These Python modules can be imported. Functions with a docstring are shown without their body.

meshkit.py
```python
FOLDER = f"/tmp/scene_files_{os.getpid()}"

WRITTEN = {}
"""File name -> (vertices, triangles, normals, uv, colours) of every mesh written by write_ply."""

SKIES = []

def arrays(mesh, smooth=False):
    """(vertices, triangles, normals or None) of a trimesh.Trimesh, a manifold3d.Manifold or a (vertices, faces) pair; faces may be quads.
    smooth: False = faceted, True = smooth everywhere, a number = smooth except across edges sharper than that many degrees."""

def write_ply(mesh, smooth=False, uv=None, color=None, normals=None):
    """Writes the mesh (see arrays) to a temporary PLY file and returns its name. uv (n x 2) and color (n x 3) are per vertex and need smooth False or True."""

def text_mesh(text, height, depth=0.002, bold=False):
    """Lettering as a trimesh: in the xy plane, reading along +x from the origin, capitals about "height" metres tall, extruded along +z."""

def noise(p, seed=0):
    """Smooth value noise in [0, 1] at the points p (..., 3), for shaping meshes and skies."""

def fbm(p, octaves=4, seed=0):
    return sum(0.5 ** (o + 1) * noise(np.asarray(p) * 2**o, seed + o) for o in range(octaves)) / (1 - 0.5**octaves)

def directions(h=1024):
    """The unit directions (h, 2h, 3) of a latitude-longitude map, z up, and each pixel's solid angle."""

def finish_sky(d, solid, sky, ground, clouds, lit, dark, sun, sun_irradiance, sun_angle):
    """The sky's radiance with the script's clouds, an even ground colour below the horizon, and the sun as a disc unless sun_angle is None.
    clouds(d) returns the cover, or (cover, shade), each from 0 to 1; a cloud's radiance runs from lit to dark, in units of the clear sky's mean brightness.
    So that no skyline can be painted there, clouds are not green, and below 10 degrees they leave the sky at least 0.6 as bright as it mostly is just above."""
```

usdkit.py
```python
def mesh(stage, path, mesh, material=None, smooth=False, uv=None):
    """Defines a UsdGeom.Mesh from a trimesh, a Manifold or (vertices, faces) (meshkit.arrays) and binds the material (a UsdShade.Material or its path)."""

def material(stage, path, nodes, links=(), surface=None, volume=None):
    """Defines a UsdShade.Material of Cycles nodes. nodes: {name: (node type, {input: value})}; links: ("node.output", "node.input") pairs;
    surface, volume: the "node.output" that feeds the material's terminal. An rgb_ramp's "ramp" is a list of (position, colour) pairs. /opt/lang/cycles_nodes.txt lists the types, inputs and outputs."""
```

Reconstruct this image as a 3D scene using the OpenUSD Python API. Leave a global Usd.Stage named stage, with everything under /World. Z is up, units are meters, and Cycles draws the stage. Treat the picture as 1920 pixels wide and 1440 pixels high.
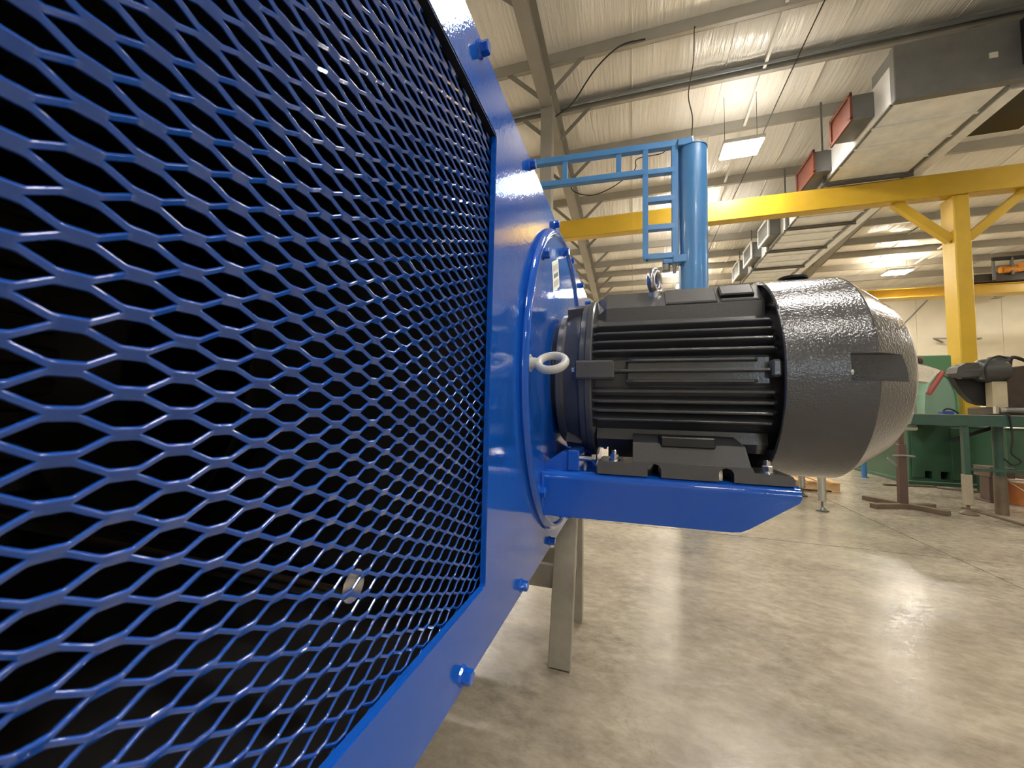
import math, random
import numpy as np, trimesh, manifold3d as m3, usdkit
from shapely.geometry import Polygon, box as sbox
from pxr import Usd, UsdGeom, UsdShade, UsdLux, Gf, Vt, Sdf

random.seed(7); rng = np.random.default_rng(7)
stage = Usd.Stage.CreateInMemory()
UsdGeom.SetStageUpAxis(stage, UsdGeom.Tokens.z); UsdGeom.SetStageMetersPerUnit(stage, 1.0)
UsdGeom.Xform.Define(stage, '/World'); UsdGeom.Scope.Define(stage, '/World/Looks')
H = 1.0            # camera height; every z below is measured from the camera's height and lifted by H when it is written
DN = 7.4           # brightness scale of the lamps

# ---------------------------------------------------------------- camera
def camera():
    yaw, pitch, roll, f = .3064, .0638, .0217, 724.7
    cy, sy = math.cos(yaw), math.sin(yaw)
    F, R, U = np.array([-sy, cy, 0]), np.array([cy, sy, 0]), np.array([0, 0, 1.])
    w = math.cos(pitch) * F + math.sin(pitch) * U; u0 = math.cos(pitch) * U - math.sin(pitch) * F
    r = math.cos(roll) * R + math.sin(roll) * u0; u = math.cos(roll) * u0 - math.sin(roll) * R
    c = UsdGeom.Camera.Define(stage, '/World/camera')
    M = Gf.Matrix4d(*r, 0, *u, 0, *(-w), 0, 0, 0, H, 1)
    c.AddTransformOp().Set(M)
    c.CreateHorizontalApertureAttr(36.0); c.CreateVerticalApertureAttr(27.0)
    c.CreateFocalLengthAttr(f / 1920 * 36)
    c.CreateClippingRangeAttr(Gf.Vec2f(.01, 200))
    c.CreateFStopAttr(14.0); c.CreateFocusDistanceAttr(.75)
    c.CreateExposureAttr(.70)
camera()
dome = UsdLux.DomeLight.Define(stage, '/World/sky')
dome.CreateIntensityAttr(.02); dome.CreateColorAttr(Gf.Vec3f(.75, .86, 1.0))
LAMP, WINDOW = 10.5 * DN, 1.3 * DN

# ---------------------------------------------------------------- materials
def mat(name, nodes, links, surface='p.BSDF'):
    return usdkit.material(stage, '/World/Looks/' + name, nodes, links, surface=surface)
def lin(r, g, b):
    return tuple((c / 255 / 12.92) if c / 255 <= .04045 else ((c / 255 + .055) / 1.055) ** 2.4 for c in (r, g, b))
def plain(name, col, rough=.5, metal=0., coat=0., bump=None, var=0., vscale=6., spec=.5):
    n = {'p': ('principled_bsdf', {'base_color': col, 'roughness': rough, 'metallic': metal, 'coat_weight': coat, 'specular_ior_level': spec})}
    l = []
    if var or bump:
        n['g'] = ('geometry', {})
    if var:
        n['n'] = ('noise_texture', {'scale': vscale, 'detail': 5.0, 'roughness': .6})
        lo = tuple(c * (1 - var) for c in col); hi = tuple(min(1, c * (1 + var)) for c in col)
        n['r'] = ('rgb_ramp', {'ramp': [(.3, lo), (.7, hi)]})
        l += [('g.position', 'n.vector'), ('n.fac', 'r.fac'), ('r.color', 'p.base_color')]
    if bump:
        sc, st, ds = bump
        n['bn'] = ('noise_texture', {'scale': sc, 'detail': 2.0}); n['b'] = ('bump', {'strength': st, 'distance': ds})
        l += [('g.position', 'bn.vector'), ('bn.fac', 'b.height'), ('b.normal', 'p.normal')] + ([('b.normal', 'p.coat_normal')] if coat else [])
    return mat(name, n, l)
def glow(name, col, strength):
    return mat(name, {'e': ('emission', {'color': col, 'strength': strength})}, [], 'e.emission')

BLUE = lin(20, 88, 192)
M = {}
M['blue'] = plain('blue_enamel', BLUE, .05, 0, .22, bump=(300., .30, .0004))
M['blue_mesh'] = plain('blue_enamel_mesh', lin(22, 80, 178), .07, 0, .8, bump=(300., .10, .0005))
M['inside'] = plain('bare_dark_steel', lin(46, 44, 42), .5, .1, var=.3, vscale=8)
M['motor'] = plain('grey_motor_enamel', lin(74, 75, 78), .12, 0, .5, bump=(330., 1., .0006))
M['motor_smooth'] = plain('grey_motor_enamel_smooth', lin(78, 79, 82), .26, 0, .25, bump=(300., .25, .0010))
M['black_plastic'] = plain('black_plastic', lin(24, 24, 26), .35)
M['black_rubber'] = plain('black_rubber', lin(16, 16, 17), .6)
M['chrome'] = plain('bright_zinc', (.72, .74, .78), .16, 1.)
M['zinc'] = plain('dull_zinc', (.46, .46, .50), .24, 1.)
M['white_paint'] = plain('white_eye_bolt_paint', lin(196, 196, 190), .35, 0, .2)
M['sticker'] = plain('white_sticker', lin(225, 228, 222), .4)
M['ink'] = plain('grey_print', lin(96, 98, 98), .5)
M['ink_pale'] = plain('pale_print', lin(190, 190, 178), .5)
M['yellow'] = plain('yellow_steel_paint', lin(204, 166, 46), .36, 0, .1, var=.06, vscale=3)
M['jib_blue'] = plain('light_blue_steel_paint', lin(62, 118, 172), .36, 0, .1, var=.05, vscale=4)
M['grey_steel'] = plain('grey_primer_steel', lin(150, 146, 138), .42, .1, var=.07, vscale=3)
M['purlin'] = plain('grey_primer_purlin', lin(164, 160, 150), .45, .1, var=.08, vscale=2)
M['conduit'] = plain('galvanised_conduit', lin(150, 156, 160), .3, .7)
M['galv'] = plain('galvanised_sheet', (.92, .95, .97), .30, .05, var=.12, vscale=5, bump=(3., .25, .02))
M['galv_dark'] = plain('dull_galvanised_sheet', lin(120, 120, 118), .45, .5, var=.1, vscale=5)
M['rust_red'] = plain('red_oxide_steel', lin(120, 62, 44), .6, 0, var=.2, vscale=7)
M['cable'] = plain('black_cable', lin(40, 36, 32), .5)
M['wood'] = plain('pale_timber', lin(196, 160, 112), .6, var=.2, vscale=12)
M['horse'] = plain('weathered_grey_timber', lin(150, 144, 132), .65, var=.16, vscale=9)
M['green'] = plain('green_machine_paint', lin(84, 130, 92), .4, 0, .1, var=.06, vscale=4)
M['green_pale'] = plain('pale_green_machine_paint', lin(118, 150, 130), .35, 0, .1, var=.05, vscale=4)
M['green_dark'] = plain('dark_green_machine_paint', lin(50, 86, 64), .45, 0, .1, var=.1, vscale=5)
M['bench_green'] = plain('blue_green_bench_paint', lin(44, 74, 64), .42, 0, .1, var=.1, vscale=8)
M['sleeve'] = plain('worn_grey_leg_sleeve', lin(150, 140, 122), .5, var=.12, vscale=12)
M['saw_grey'] = plain('dark_grey_casting', lin(66, 66, 64), .40, .1, var=.12, vscale=9)
M['saw_black'] = plain('matt_black_guard', lin(15, 14, 13), .6)
M['saw_brown'] = plain('oily_brown_casting', lin(56, 44, 34), .5, 0, var=.35, vscale=14)
M['cream'] = plain('cream_casting', lin(176, 164, 136), .5, var=.08, vscale=8)
M['mill_steel'] = plain('brown_mill_scale', lin(104, 90, 74), .55, .25, var=.18, vscale=10)
M['brown_steel'] = plain('brown_painted_steel', lin(84, 64, 56), .5, 0, var=.12, vscale=8)
M['stainless'] = plain('brushed_tube', lin(190, 190, 184), .28, .9)
M['orange'] = plain('orange_crane_paint', lin(214, 138, 34), .4, var=.08, vscale=4)
M['orange_plastic'] = plain('orange_bucket_plastic', lin(206, 128, 74), .5, var=.1, vscale=8)
M['pvc_blue'] = plain('dark_blue_clamp_paint', lin(30, 54, 130), .4)
M['red_handle'] = plain('brick_red_grip', lin(146, 66, 58), .5)
M['bag'] = plain('cloudy_plastic', lin(206, 196, 178), .22, 0, .2, bump=(40., .8, .01))
M['lens'] = glow('lamp_lens', (1.0, .95, .87), LAMP)
M['lens_up'] = glow('lamp_upper_lens', (1.0, .95, .86), LAMP * .26)  # added glow on the lamp tops, fills light onto the ceiling
M['lens_far'] = glow('lamp_lens_bright', (1.0, .94, .84), LAMP * 1.9)
M['lens_up_far'] = glow('lamp_upper_lens_bright', (1.0, .94, .84), LAMP * .75)  # added glow too, boosted on far lamps to lift the far ceiling
M['daylight'] = glow('daylight_pane', (.62, .80, 1.0), WINDOW)
M['lamp_body'] = plain('white_lamp_body', lin(220, 218, 210), .4)
M['wall'] = plain('cream_wall_panel', lin(232, 224, 202), .55, var=.06, vscale=1.3)

def floor_material(name):
    c = [lin(115, 106, 93), lin(144, 134, 118), lin(170, 160, 142)]
    return mat(name, {
        'g': ('geometry', {}),
        'mp': ('mapping', {'scale': (1., 1.7, 1.), 'rotation': (0, 0, .5)}),
        'n1': ('noise_texture', {'scale': 1.6, 'detail': 8., 'roughness': .66, 'distortion': .25}),
        'n2': ('noise_texture', {'scale': 14., 'detail': 7., 'roughness': .72, 'distortion': .2}),
        'n3': ('noise_texture', {'scale': 70., 'detail': 3.}),
        'mx': ('mix_float', {'fac': .30}),
        'r': ('rgb_ramp', {'ramp': [(.36, c[0]), (.5, c[1]), (.64, c[2])]}),
        'v': ('noise_texture', {'scale': 4.2, 'detail': 2., 'distortion': 2.2}),
        'vr': ('rgb_ramp', {'ramp': [(.0, (1, 1, 1)), (.285, (1, 1, 1)), (.30, (.72, .66, .6)), (.315, (1, 1, 1)), (1., (1, 1, 1))]}),
        'mul': ('mix', {'mix_type': 'multiply', 'fac': .5}),
        'rr': ('map_range', {'from_min': .3, 'from_max': .7, 'to_min': .17, 'to_max': .40}),
        'b': ('bump', {'strength': .10, 'distance': .008}),
        'p': ('principled_bsdf', {'roughness': .35, 'specular_ior_level': .5})},
        [('g.position', 'mp.vector'), ('mp.vector', 'n1.vector'), ('mp.vector', 'n2.vector'), ('g.position', 'n3.vector'), ('g.position', 'v.vector'),
         ('n1.fac', 'mx.a'), ('n2.fac', 'mx.b'), ('mx.result', 'r.fac'), ('v.fac', 'vr.fac'), ('r.color', 'mul.color1'), ('vr.color', 'mul.color2'),
         ('mul.color', 'p.base_color'), ('n2.fac', 'rr.value'), ('rr.result', 'p.roughness'), ('n2.fac', 'b.height'), ('b.normal', 'p.normal')])
M['floor'] = floor_material('polished_concrete')
M['vinyl'] = mat('white_vinyl_facing', {
    'g': ('geometry', {}),
    'mp': ('mapping', {'scale': (9., .55, .5)}),
    'n': ('noise_texture', {'scale': 1.6, 'detail': 4., 'roughness': .55, 'distortion': .5}),
    'b': ('bump', {'strength': .5, 'distance': .06}),
    'p': ('principled_bsdf', {'base_color': lin(238, 234, 225), 'roughness': .19, 'specular_ior_level': .8})},
    [('g.position', 'mp.vector'), ('mp.vector', 'n.vector'), ('n.fac', 'b.height'), ('b.normal', 'p.normal')])

# ---------------------------------------------------------------- prim helpers
used = {}
def numbered(parent, name):
    k = used.get((parent, name), 0); used[(parent, name)] = k + 1
    return name if k == 0 else '%s_%03d' % (name, k)
def tag(p, label=None, cat=None, group=None, kind=None):
    for k, v in (('label', label), ('category', cat), ('group', group), ('kind', kind)):
        if v: p.SetCustomDataByKey(k, v)
    return p
base_of = {}
def thing(name, base, label=None, cat=None, group=None, kind=None):
    path = '/World/' + numbered('/World', name)
    x = UsdGeom.Xform.Define(stage, path)
    x.AddTranslateOp().Set(Gf.Vec3d(base[0], base[1], base[2] + H))
    base_of[path] = np.array(base, float)
    return tag(x.GetPrim(), label, cat, group, kind)
def to_tm(g):
    if isinstance(g, list):
        return trimesh.util.concatenate([to_tm(x) for x in g])
    if isinstance(g, m3.Manifold):
        k = g.to_mesh(); return trimesh.Trimesh(k.vert_properties[:, :3], k.tri_verts, process=False)
    if isinstance(g, tuple):
        v, f = np.asarray(g[0], float), np.asarray(g[1], int)
        if f.shape[1] == 4: f = np.vstack([f[:, [0, 1, 2]], f[:, [0, 2, 3]]])
        return trimesh.Trimesh(v, f, process=False)
    return g
def part(parent, name, g, m, smooth=False, label=None, kind=None):
    """One Mesh prim under a thing or a part; g is in camera-height world coordinates."""
    pp = str(parent.GetPath()); path = pp + '/' + numbered(pp, name)
    b = base_of[pp]; base_of[path] = b
    t = to_tm(g).copy(); t.vertices = t.vertices - b
    return tag(usdkit.mesh(stage, path, t, M[m] if isinstance(m, str) else m, smooth=smooth).GetPrim(), label, kind=kind)
def solo(name, g, m, base, label=None, cat=None, group=None, kind=None, smooth=False):
    path = '/World/' + numbered('/World', name); b = np.array(base, float)
    t = to_tm(g).copy(); t.vertices = t.vertices - b
    p = usdkit.mesh(stage, path, t, M[m], smooth=smooth); p.AddTranslateOp().Set(Gf.Vec3d(b[0], b[1], b[2] + H)); base_of[path] = b
    return tag(p.GetPrim(), label, cat, group, kind)
def dup(src, base, label=None, group=None):
    path = '/World/' + numbered('/World', src.GetName().rstrip('0123456789').rstrip('_') if src.GetName()[-1].isdigit() else src.GetName())
    x = UsdGeom.Xform.Define(stage, path)
    p = x.GetPrim(); p.GetReferences().AddInternalReference(src.GetPath())
    x.ClearXformOpOrder(); x.AddTranslateOp().Set(Gf.Vec3d(base[0], base[1], base[2] + H)); p.SetInstanceable(True)
    return tag(p, label, src.GetCustomDataByKey('category'), group)

# ---------------------------------------------------------------- shape helpers
def bx(x0, x1, y0, y1, z0, z1, c=0.):
    lo, hi = np.minimum([x0, y0, z0], [x1, y1, z1]), np.maximum([x0, y0, z0], [x1, y1, z1])
    if c <= 0:
        t = trimesh.creation.box(extents=hi - lo); t.apply_translation((lo + hi) / 2); return t
    c = min(c, .45 * float((hi - lo).min())); P = []
    for sx in (0, 1):
        for sy in (0, 1):
            for sz in (0, 1):
                p = np.where([sx, sy, sz], hi, lo); s = np.where([sx, sy, sz], -c, c)
                for k in range(3):
                    q = p + s; q[k] = p[k]; P.append(q)
    return trimesh.convex.convex_hull(np.array(P))
def frame_of(d):
    d = np.asarray(d, float); d = d / np.linalg.norm(d)
    a = np.array([0, 0, 1.]) if abs(d[2]) < .9 else np.array([1., 0, 0])
    u = np.cross(a, d); u /= np.linalg.norm(u); return d, u, np.cross(d, u)
def bar(p0, p1, w, h, up=None, c=0.):
    """Rectangular bar from p0 to p1, w across, h along its own up."""
    p0, p1 = np.array(p0, float), np.array(p1, float); d, u, v = frame_of(p1 - p0)
    if up is not None:
        v = np.array(up, float); v -= v @ d * d; v /= np.linalg.norm(v); u = np.cross(v, d)
    L = np.linalg.norm(p1 - p0); t = bx(-w / 2, w / 2, -h / 2, h / 2, 0, L, c)
    T = np.eye(4); T[:3, 0], T[:3, 1], T[:3, 2], T[:3, 3] = u, v, d, p0
    t.apply_transform(T); return t
def lathe(profile, origin, axis, n=48, closed=False):
    """profile: (along, radius) pairs."""
    d, u, v = frame_of(axis); o = np.array(origin, float); pr = list(profile)
    V, F = [], []; k = len(pr)
    for i in range(n):
        a = 2 * math.pi * i / n; e = math.cos(a) * u + math.sin(a) * v
        for s, r in pr: V.append(o + d * s + e * r)
    for i in range(n):
        j = (i + 1) % n
        for q in range(k - 1 + (1 if closed else 0)):
            q2 = (q + 1) % k; F.append((i * k + q, j * k + q, j * k + q2)); F.append((i * k + q, j * k + q2, i * k + q2))
    t = trimesh.Trimesh(V, F, process=False); t.merge_vertices(); t.update_faces(t.nondegenerate_faces())
    if t.volume < 0: t.invert()
    return t
def cyl(p0, p1, r, n=20, r1=None, c=0.):
    p0, p1 = np.array(p0, float), np.array(p1, float); L = float(np.linalg.norm(p1 - p0)); r1 = r if r1 is None else r1
    pr = [(0, 0), (0, r - c), (c, r), (L - c, r1), (L, r1 - c), (L, 0)] if c else [(0, 0), (0, r), (L, r1), (L, 0)]
    return lathe(pr, p0, p1 - p0, n)
def tube(pts, r, n=10, closed=False):
    P = np.array(pts, float); N = len(P); V, F = [], []; u = None
    for i in range(N):
        t = (P[(i + 1) % N] - P[i - 1]) if closed else (P[min(i + 1, N - 1)] - P[max(i - 1, 0)])
        t /= np.linalg.norm(t)
        if u is None: _, u, _ = frame_of(t)
        u = u - (u @ t) * t; u /= np.linalg.norm(u); v = np.cross(t, u)
        for k in range(n):
            a = 2 * math.pi * k / n; V.append(P[i] + r * (math.cos(a) * u + math.sin(a) * v))
    for i in range(N if closed else N - 1):
        for k in range(n):
            a, b = i * n + k, i * n + (k + 1) % n; c_, d_ = ((i + 1) % N) * n + k, ((i + 1) % N) * n + (k + 1) % n
            F += [(a, b, d_), (a, d_, c_)]
    if not closed:
        for e, s in ((0, 1), (N - 1, -1)):
            V.append(P[e]); q = len(V) - 1
            for k in range(n):
                a, b = e * n + k, e * n + (k + 1) % n; F.append((q, b, a) if s > 0 else (q, a, b))
    t = trimesh.Trimesh(V, F, process=False)
    return t
def curve(pts, k=8):
    """Catmull-Rom through pts."""
    P = [np.array(p, float) for p in pts]; P = [2 * P[0] - P[1]] + P + [2 * P[-1] - P[-2]]; out = []
    for i in range(1, len(P) - 2):
        for s in np.linspace(0, 1, k, endpoint=False):
            a, b, c, d = P[i - 1], P[i], P[i + 1], P[i + 2]
            out.append(.5 * (2 * b + (c - a) * s + (2 * a - 5 * b + 4 * c - d) * s * s + (3 * b - a - 3 * c + d) * s ** 3))
    out.append(P[-2]); return out
def torus(c, axis, R, r, n=32, k=12):
    d, u, v = frame_of(axis)
    return tube([np.array(c) + R * (math.cos(a) * u + math.sin(a) * v) for a in np.linspace(0, 2 * math.pi, n, endpoint=False)], r, k, True)
def extrude(poly, plane, a, b):
    """Polygon given in plane 'XZ' (extruded along y from a to b), 'YZ' (along x) or 'XY' (along z)."""
    if not isinstance(poly, Polygon): poly = Polygon(poly)
    t = trimesh.creation.extrude_polygon(poly, abs(b - a), engine='earcut'); v = t.vertices.copy(); h = v[:, 2] + min(a, b)
    if plane == 'XZ': w = np.stack([v[:, 0], h, v[:, 1]], 1)
    elif plane == 'YZ': w = np.stack([h, v[:, 0], v[:, 1]], 1)
    else: w = np.stack([v[:, 0], v[:, 1], h], 1)
    t = trimesh.Trimesh(w, t.faces, process=False)
    if t.volume < 0: t.invert()
    return t
def man(t):
    t = to_tm(t).copy(); t.merge_vertices()
    return m3.Manifold(m3.Mesh(np.asarray(t.vertices, np.float32), np.asarray(t.faces, np.uint32)))
def hexbolt(p, d, r, h, washer=True):
    """Hex head standing on p along d, with a flange washer and a slightly domed top."""
    d, u, v = frame_of(d); p = np.array(p, float); out = []
    if washer: out.append(cyl(p, p + d * h * .22, r * 1.28, 20, r1=r * 1.15))
    V = [(p + d * z + rr * (math.cos(a) * u + math.sin(a) * v)) for z, rr in ((0, r), (h * .86, r), (h, r * .86)) for a in np.arange(6) * math.pi / 3]
    out.append(trimesh.convex.convex_hull(np.array(V)))
    return out
def ibeam(p0, p1, depth, width, tf=.012, tw=.008, up=(0, 0, 1)):
    p0, p1 = np.array(p0, float), np.array(p1, float); d = (p1 - p0) / np.linalg.norm(p1 - p0)
    v = np.array(up, float); v -= v @ d * d; v /= np.linalg.norm(v); o = v * (depth / 2 - tf / 2)
    return [bar(p0 + o, p1 + o, width, tf, v), bar(p0 - o, p1 - o, width, tf, v), bar(p0, p1, tw, depth - 2 * tf + .002, v)]

# ================================================================ the hall
FZ = -1.0
ROOF0, SLOPE = 6.20, .085                       # underside of the purlins at y = 0, fall per metre
def roof(y): return ROOF0 - SLOPE * y
XL, XR, YB, YF = -9.0, 13.4, -10.0, 17.8

fl = thing('floor', (0, 0, FZ), kind='structure')
part(fl, 'sub_base', bx(XL, XR, YB, YF, FZ - .25, FZ - .06), 'saw_black')
xs = [XL] + [x for x in np.arange(2.205 - 3.66 * 3, XR, 3.66) if x > XL + .3] + [XR]
ys = [YB] + [y for y in np.arange(3.655 - 3.66 * 3, YF, 3.66)] + [YF]
for i in range(len(xs) - 1):
    for j in range(len(ys) - 1):
        part(fl, 'slab', bx(xs[i] + .006, xs[i + 1] - .006, ys[j] + .006, ys[j + 1] - .006, FZ - .06, FZ, .002), 'floor')

wb = thing('wall_back', (0, YF, FZ), kind='structure')
for k in range(19):
    x0 = XL + k * 1.18
    part(wb, 'wall_panel', bx(x0 + .004, min(x0 + 1.176, XR), YF, YF + .08, FZ + 2.2, 4.9, .004), 'wall')
    part(wb, 'wall_panel', bx(x0 + .004, min(x0 + 1.176, XR), YF, YF + .08, FZ, FZ + 2.195, .004), 'wall')
part(wb, 'brace_rod', cyl((7.6, YF - .03, 1.2), (10.35, YF - .03, 4.45), .018, 10), 'grey_steel')
part(wb, 'wall_bracket', [bar((10.2, YF - .25, 2.83), (11.5, YF - .25, 2.79), .05, .05), bar((10.2, YF - .25, 2.83), (10.6, YF, 2.72), .04, .04), bar((11.5, YF - .25, 2.79), (11.2, YF, 2.68), .04, .04)], 'grey_steel')
for nm, lo, hi in (('wall_left', (XL - .1, YB), (XL, YF)), ('wall_right', (XR, YB), (XR + .1, YF))):
    w_ = thing(nm, (lo[0], 0, FZ), kind='structure')
    part(w_, 'wall_sheet', bx(lo[0], hi[0], lo[1], hi[1], FZ, 6.8), 'wall')
wr = thing('wall_front', (0, YB, FZ), kind='structure')          # behind the camera, with a big roll-up doorway that lets daylight in
for q in (bx(XL, 3.2, YB - .1, YB, FZ, 6.9), bx(5.8, XR, YB - .1, YB, FZ, 6.9), bx(3.2, 5.8, YB - .1, YB, 1.55, 6.9), bx(3.2, 5.8, YB - .1, YB, FZ, .85)):
    part(wr, 'wall_sheet', q, 'wall')
dr = thing('window_1', (4.5, YB, .85), kind='structure')
for k in range(3):
    part(dr, 'pane', bx(3.24 + .86 * k, 4.04 + .86 * k, YB - .06, YB - .05, .88, 1.52), 'daylight')
    part(dr, 'mullion', bx(3.2 + .86 * k, 3.24 + .86 * k, YB - .07, YB - .02, .85, 1.55), 'grey_steel')
part(dr, 'sill', bx(3.2, 5.8, YB - .06, YB + .04, .83, .88), 'grey_steel')

# ceiling: purlins across, main frames along, draped insulation between
ce = thing('ceiling', (0, 0, roof(0)), kind='structure')
PY = [-9.2, -7.4, -5.6, -3.8, -2.0, -.2, 1.4, 3.0, 4.5, 5.93, 6.92, 8.13, 9.81, 11.15, 12.53, 13.6, 14.47, 15.45, 16.5]
DEPTH = .20
FX = [-8.1, -1.425, 5.25, 11.92]
def zpurlin(y, m='purlin'):
    z = roof(y); t = .006; fw = .07
    g = [bx(XL, XR, y - t / 2, y + t / 2, z, z + DEPTH), bx(XL, XR, y, y + fw, z, z + t), bx(XL, XR, y + fw - t, y + fw, z, z + .022), bx(XL, XR, y - fw, y, z + DEPTH - t, z + DEPTH)]
    return part(ce, 'purlin', g, m)
for y in PY: zpurlin(y)
EDGE = [YB] + PY + [YF + .05]
sx = np.arange(XL, XR + .01, (XR - XL) / 15)
for j in range(len(EDGE) - 1):
    y0, y1 = EDGE[j], EDGE[j + 1]
    if y1 < 1.0:                                  # behind the camera: one plain run per bay
        strips = [(XL, XR)]
    else: strips = list(zip(sx[:-1], sx[1:]))
    for x0, x1 in strips:
        nx, ny = 14, 8
        gx, gy = np.meshgrid(np.linspace(0, 1, nx), np.linspace(0, 1, ny))
        X = x0 + gx * (x1 - x0); Y = y0 + gy * (y1 - y0)
        sag = .075 * np.sin(np.pi * gy) ** .7
        pull = .018 * np.sin(gx * 13 + 3 * x0 + j) * np.sin(np.pi * gy) + .003 * np.sin(gx * 31 + 7 * x0 + 2 * j) * np.exp(-((gy - 1) / .3) ** 2)
        Z = ROOF0 - SLOPE * Y + DEPTH - .01 - sag + pull
        V = np.stack([X, Y, Z], -1).reshape(-1, 3); V2 = V + [0, 0, .05]
        q = np.arange(nx * ny).reshape(ny, nx); a, b, c, d = q[:-1, :-1].ravel(), q[:-1, 1:].ravel(), q[1:, 1:].ravel(), q[1:, :-1].ravel()
        Fb = np.vstack([np.stack([a, c, b], 1), np.stack([a, d, c], 1)]); Ft = np.vstack([np.stack([a, b, c], 1), np.stack([a, c, d], 1)]) + nx * ny
        part(ce, 'insulation_blanket', trimesh.Trimesh(np.vstack([V, V2]), np.vstack([Fb, Ft]), process=False), 'vinyl', smooth=True)
        if y1 > 1.0 and x0 > XL + .1 and y0 > 1.3:      # folded facing tab at the seam
            ym = np.linspace(y0 + .05, y1 - .05, 7); zz = ROOF0 - SLOPE * ym + DEPTH - .012 - .075 * np.sin(np.pi * (ym - y0) / (y1 - y0)) ** .7
            pts = [(x0, yy, z_ - .012) for yy, z_ in zip(ym, zz)]
            part(ce, 'seam_tab', tube(pts, .013, 6), 'vinyl')
part(ce, 'roof_sheet', (np.array([(XL, YB, roof(YB) + DEPTH + .12), (XR, YB, roof(YB) + DEPTH + .12), (XR, YF + .1, roof(YF + .1) + DEPTH + .12), (XL, YF + .1, roof(YF + .1) + DEPTH + .12)]), [(0, 1, 2, 3)]), 'purlin')
for x in FX:
    def rb(y): return roof(y) - .02
    y0, y1 = YB + .05, YF - .2
    d_ = .52
    g = [bar((x, y0, rb(y0) - .008), (x, y1, rb(y1) - .008), .20, .014, (0, 0, 1)), bar((x, y0, rb(y0) - d_), (x, y1, rb(y1) - d_), .20, .014, (0, 0, 1)), bar((x, y0, rb(y0) - d_ / 2), (x, y1, rb(y1) - d_ / 2), .01, d_, (0, 0, 1))]
    part(ce, 'main_rafter', g, 'grey_steel')
    for y in PY:
        if 2 < y < 17:
            for s in (-1, 1):
                part(ce, 'flange_brace', bar((x + s * .07, y, rb(y) - d_ + .012), (x + s * .66, y + .02, roof(y) + .05), .075, .006, (0, 1, 0)), 'grey_steel')
for y0, y1 in zip(PY[8:-1], PY[9:]):
    for xb in (2.02, 8.6):
        part(ce, 'bridging_angle', bar((xb, y0 + .03, roof(y0) + .035), (xb, y1 - .03, roof(y1) + .035), .045, .035, (0, 0, 1)), 'lamp_body')
part(ce, 'conduit', [cyl((XL + .1, 6.86, roof(6.92) + .085), (XR - .1, 6.86, roof(6.92) + .085), .03, 12), cyl((XL + .1, 6.80, roof(6.92) + .02), (XR - .1, 6.80, roof(6.92) + .02), .016, 10)], 'conduit')

col = thing('steel_column', (-1.425, 6.22, FZ), 'grey steel post under the main roof frame, behind the blue fan housing', 'column')
part(col, 'post', bx(-1.525, -1.325, 6.12, 6.32, FZ + .012, roof(6.2) - .56, .01), 'grey_steel')
part(col, 'base_plate', bx(-1.6, -1.25, 6.05, 6.39, FZ, FZ + .014), 'grey_steel')
part(col, 'cap_plate', bx(-1.53, -1.32, 6.11, 6.33, roof(6.2) - .565, roof(6.2) - .548), 'grey_steel')

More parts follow.
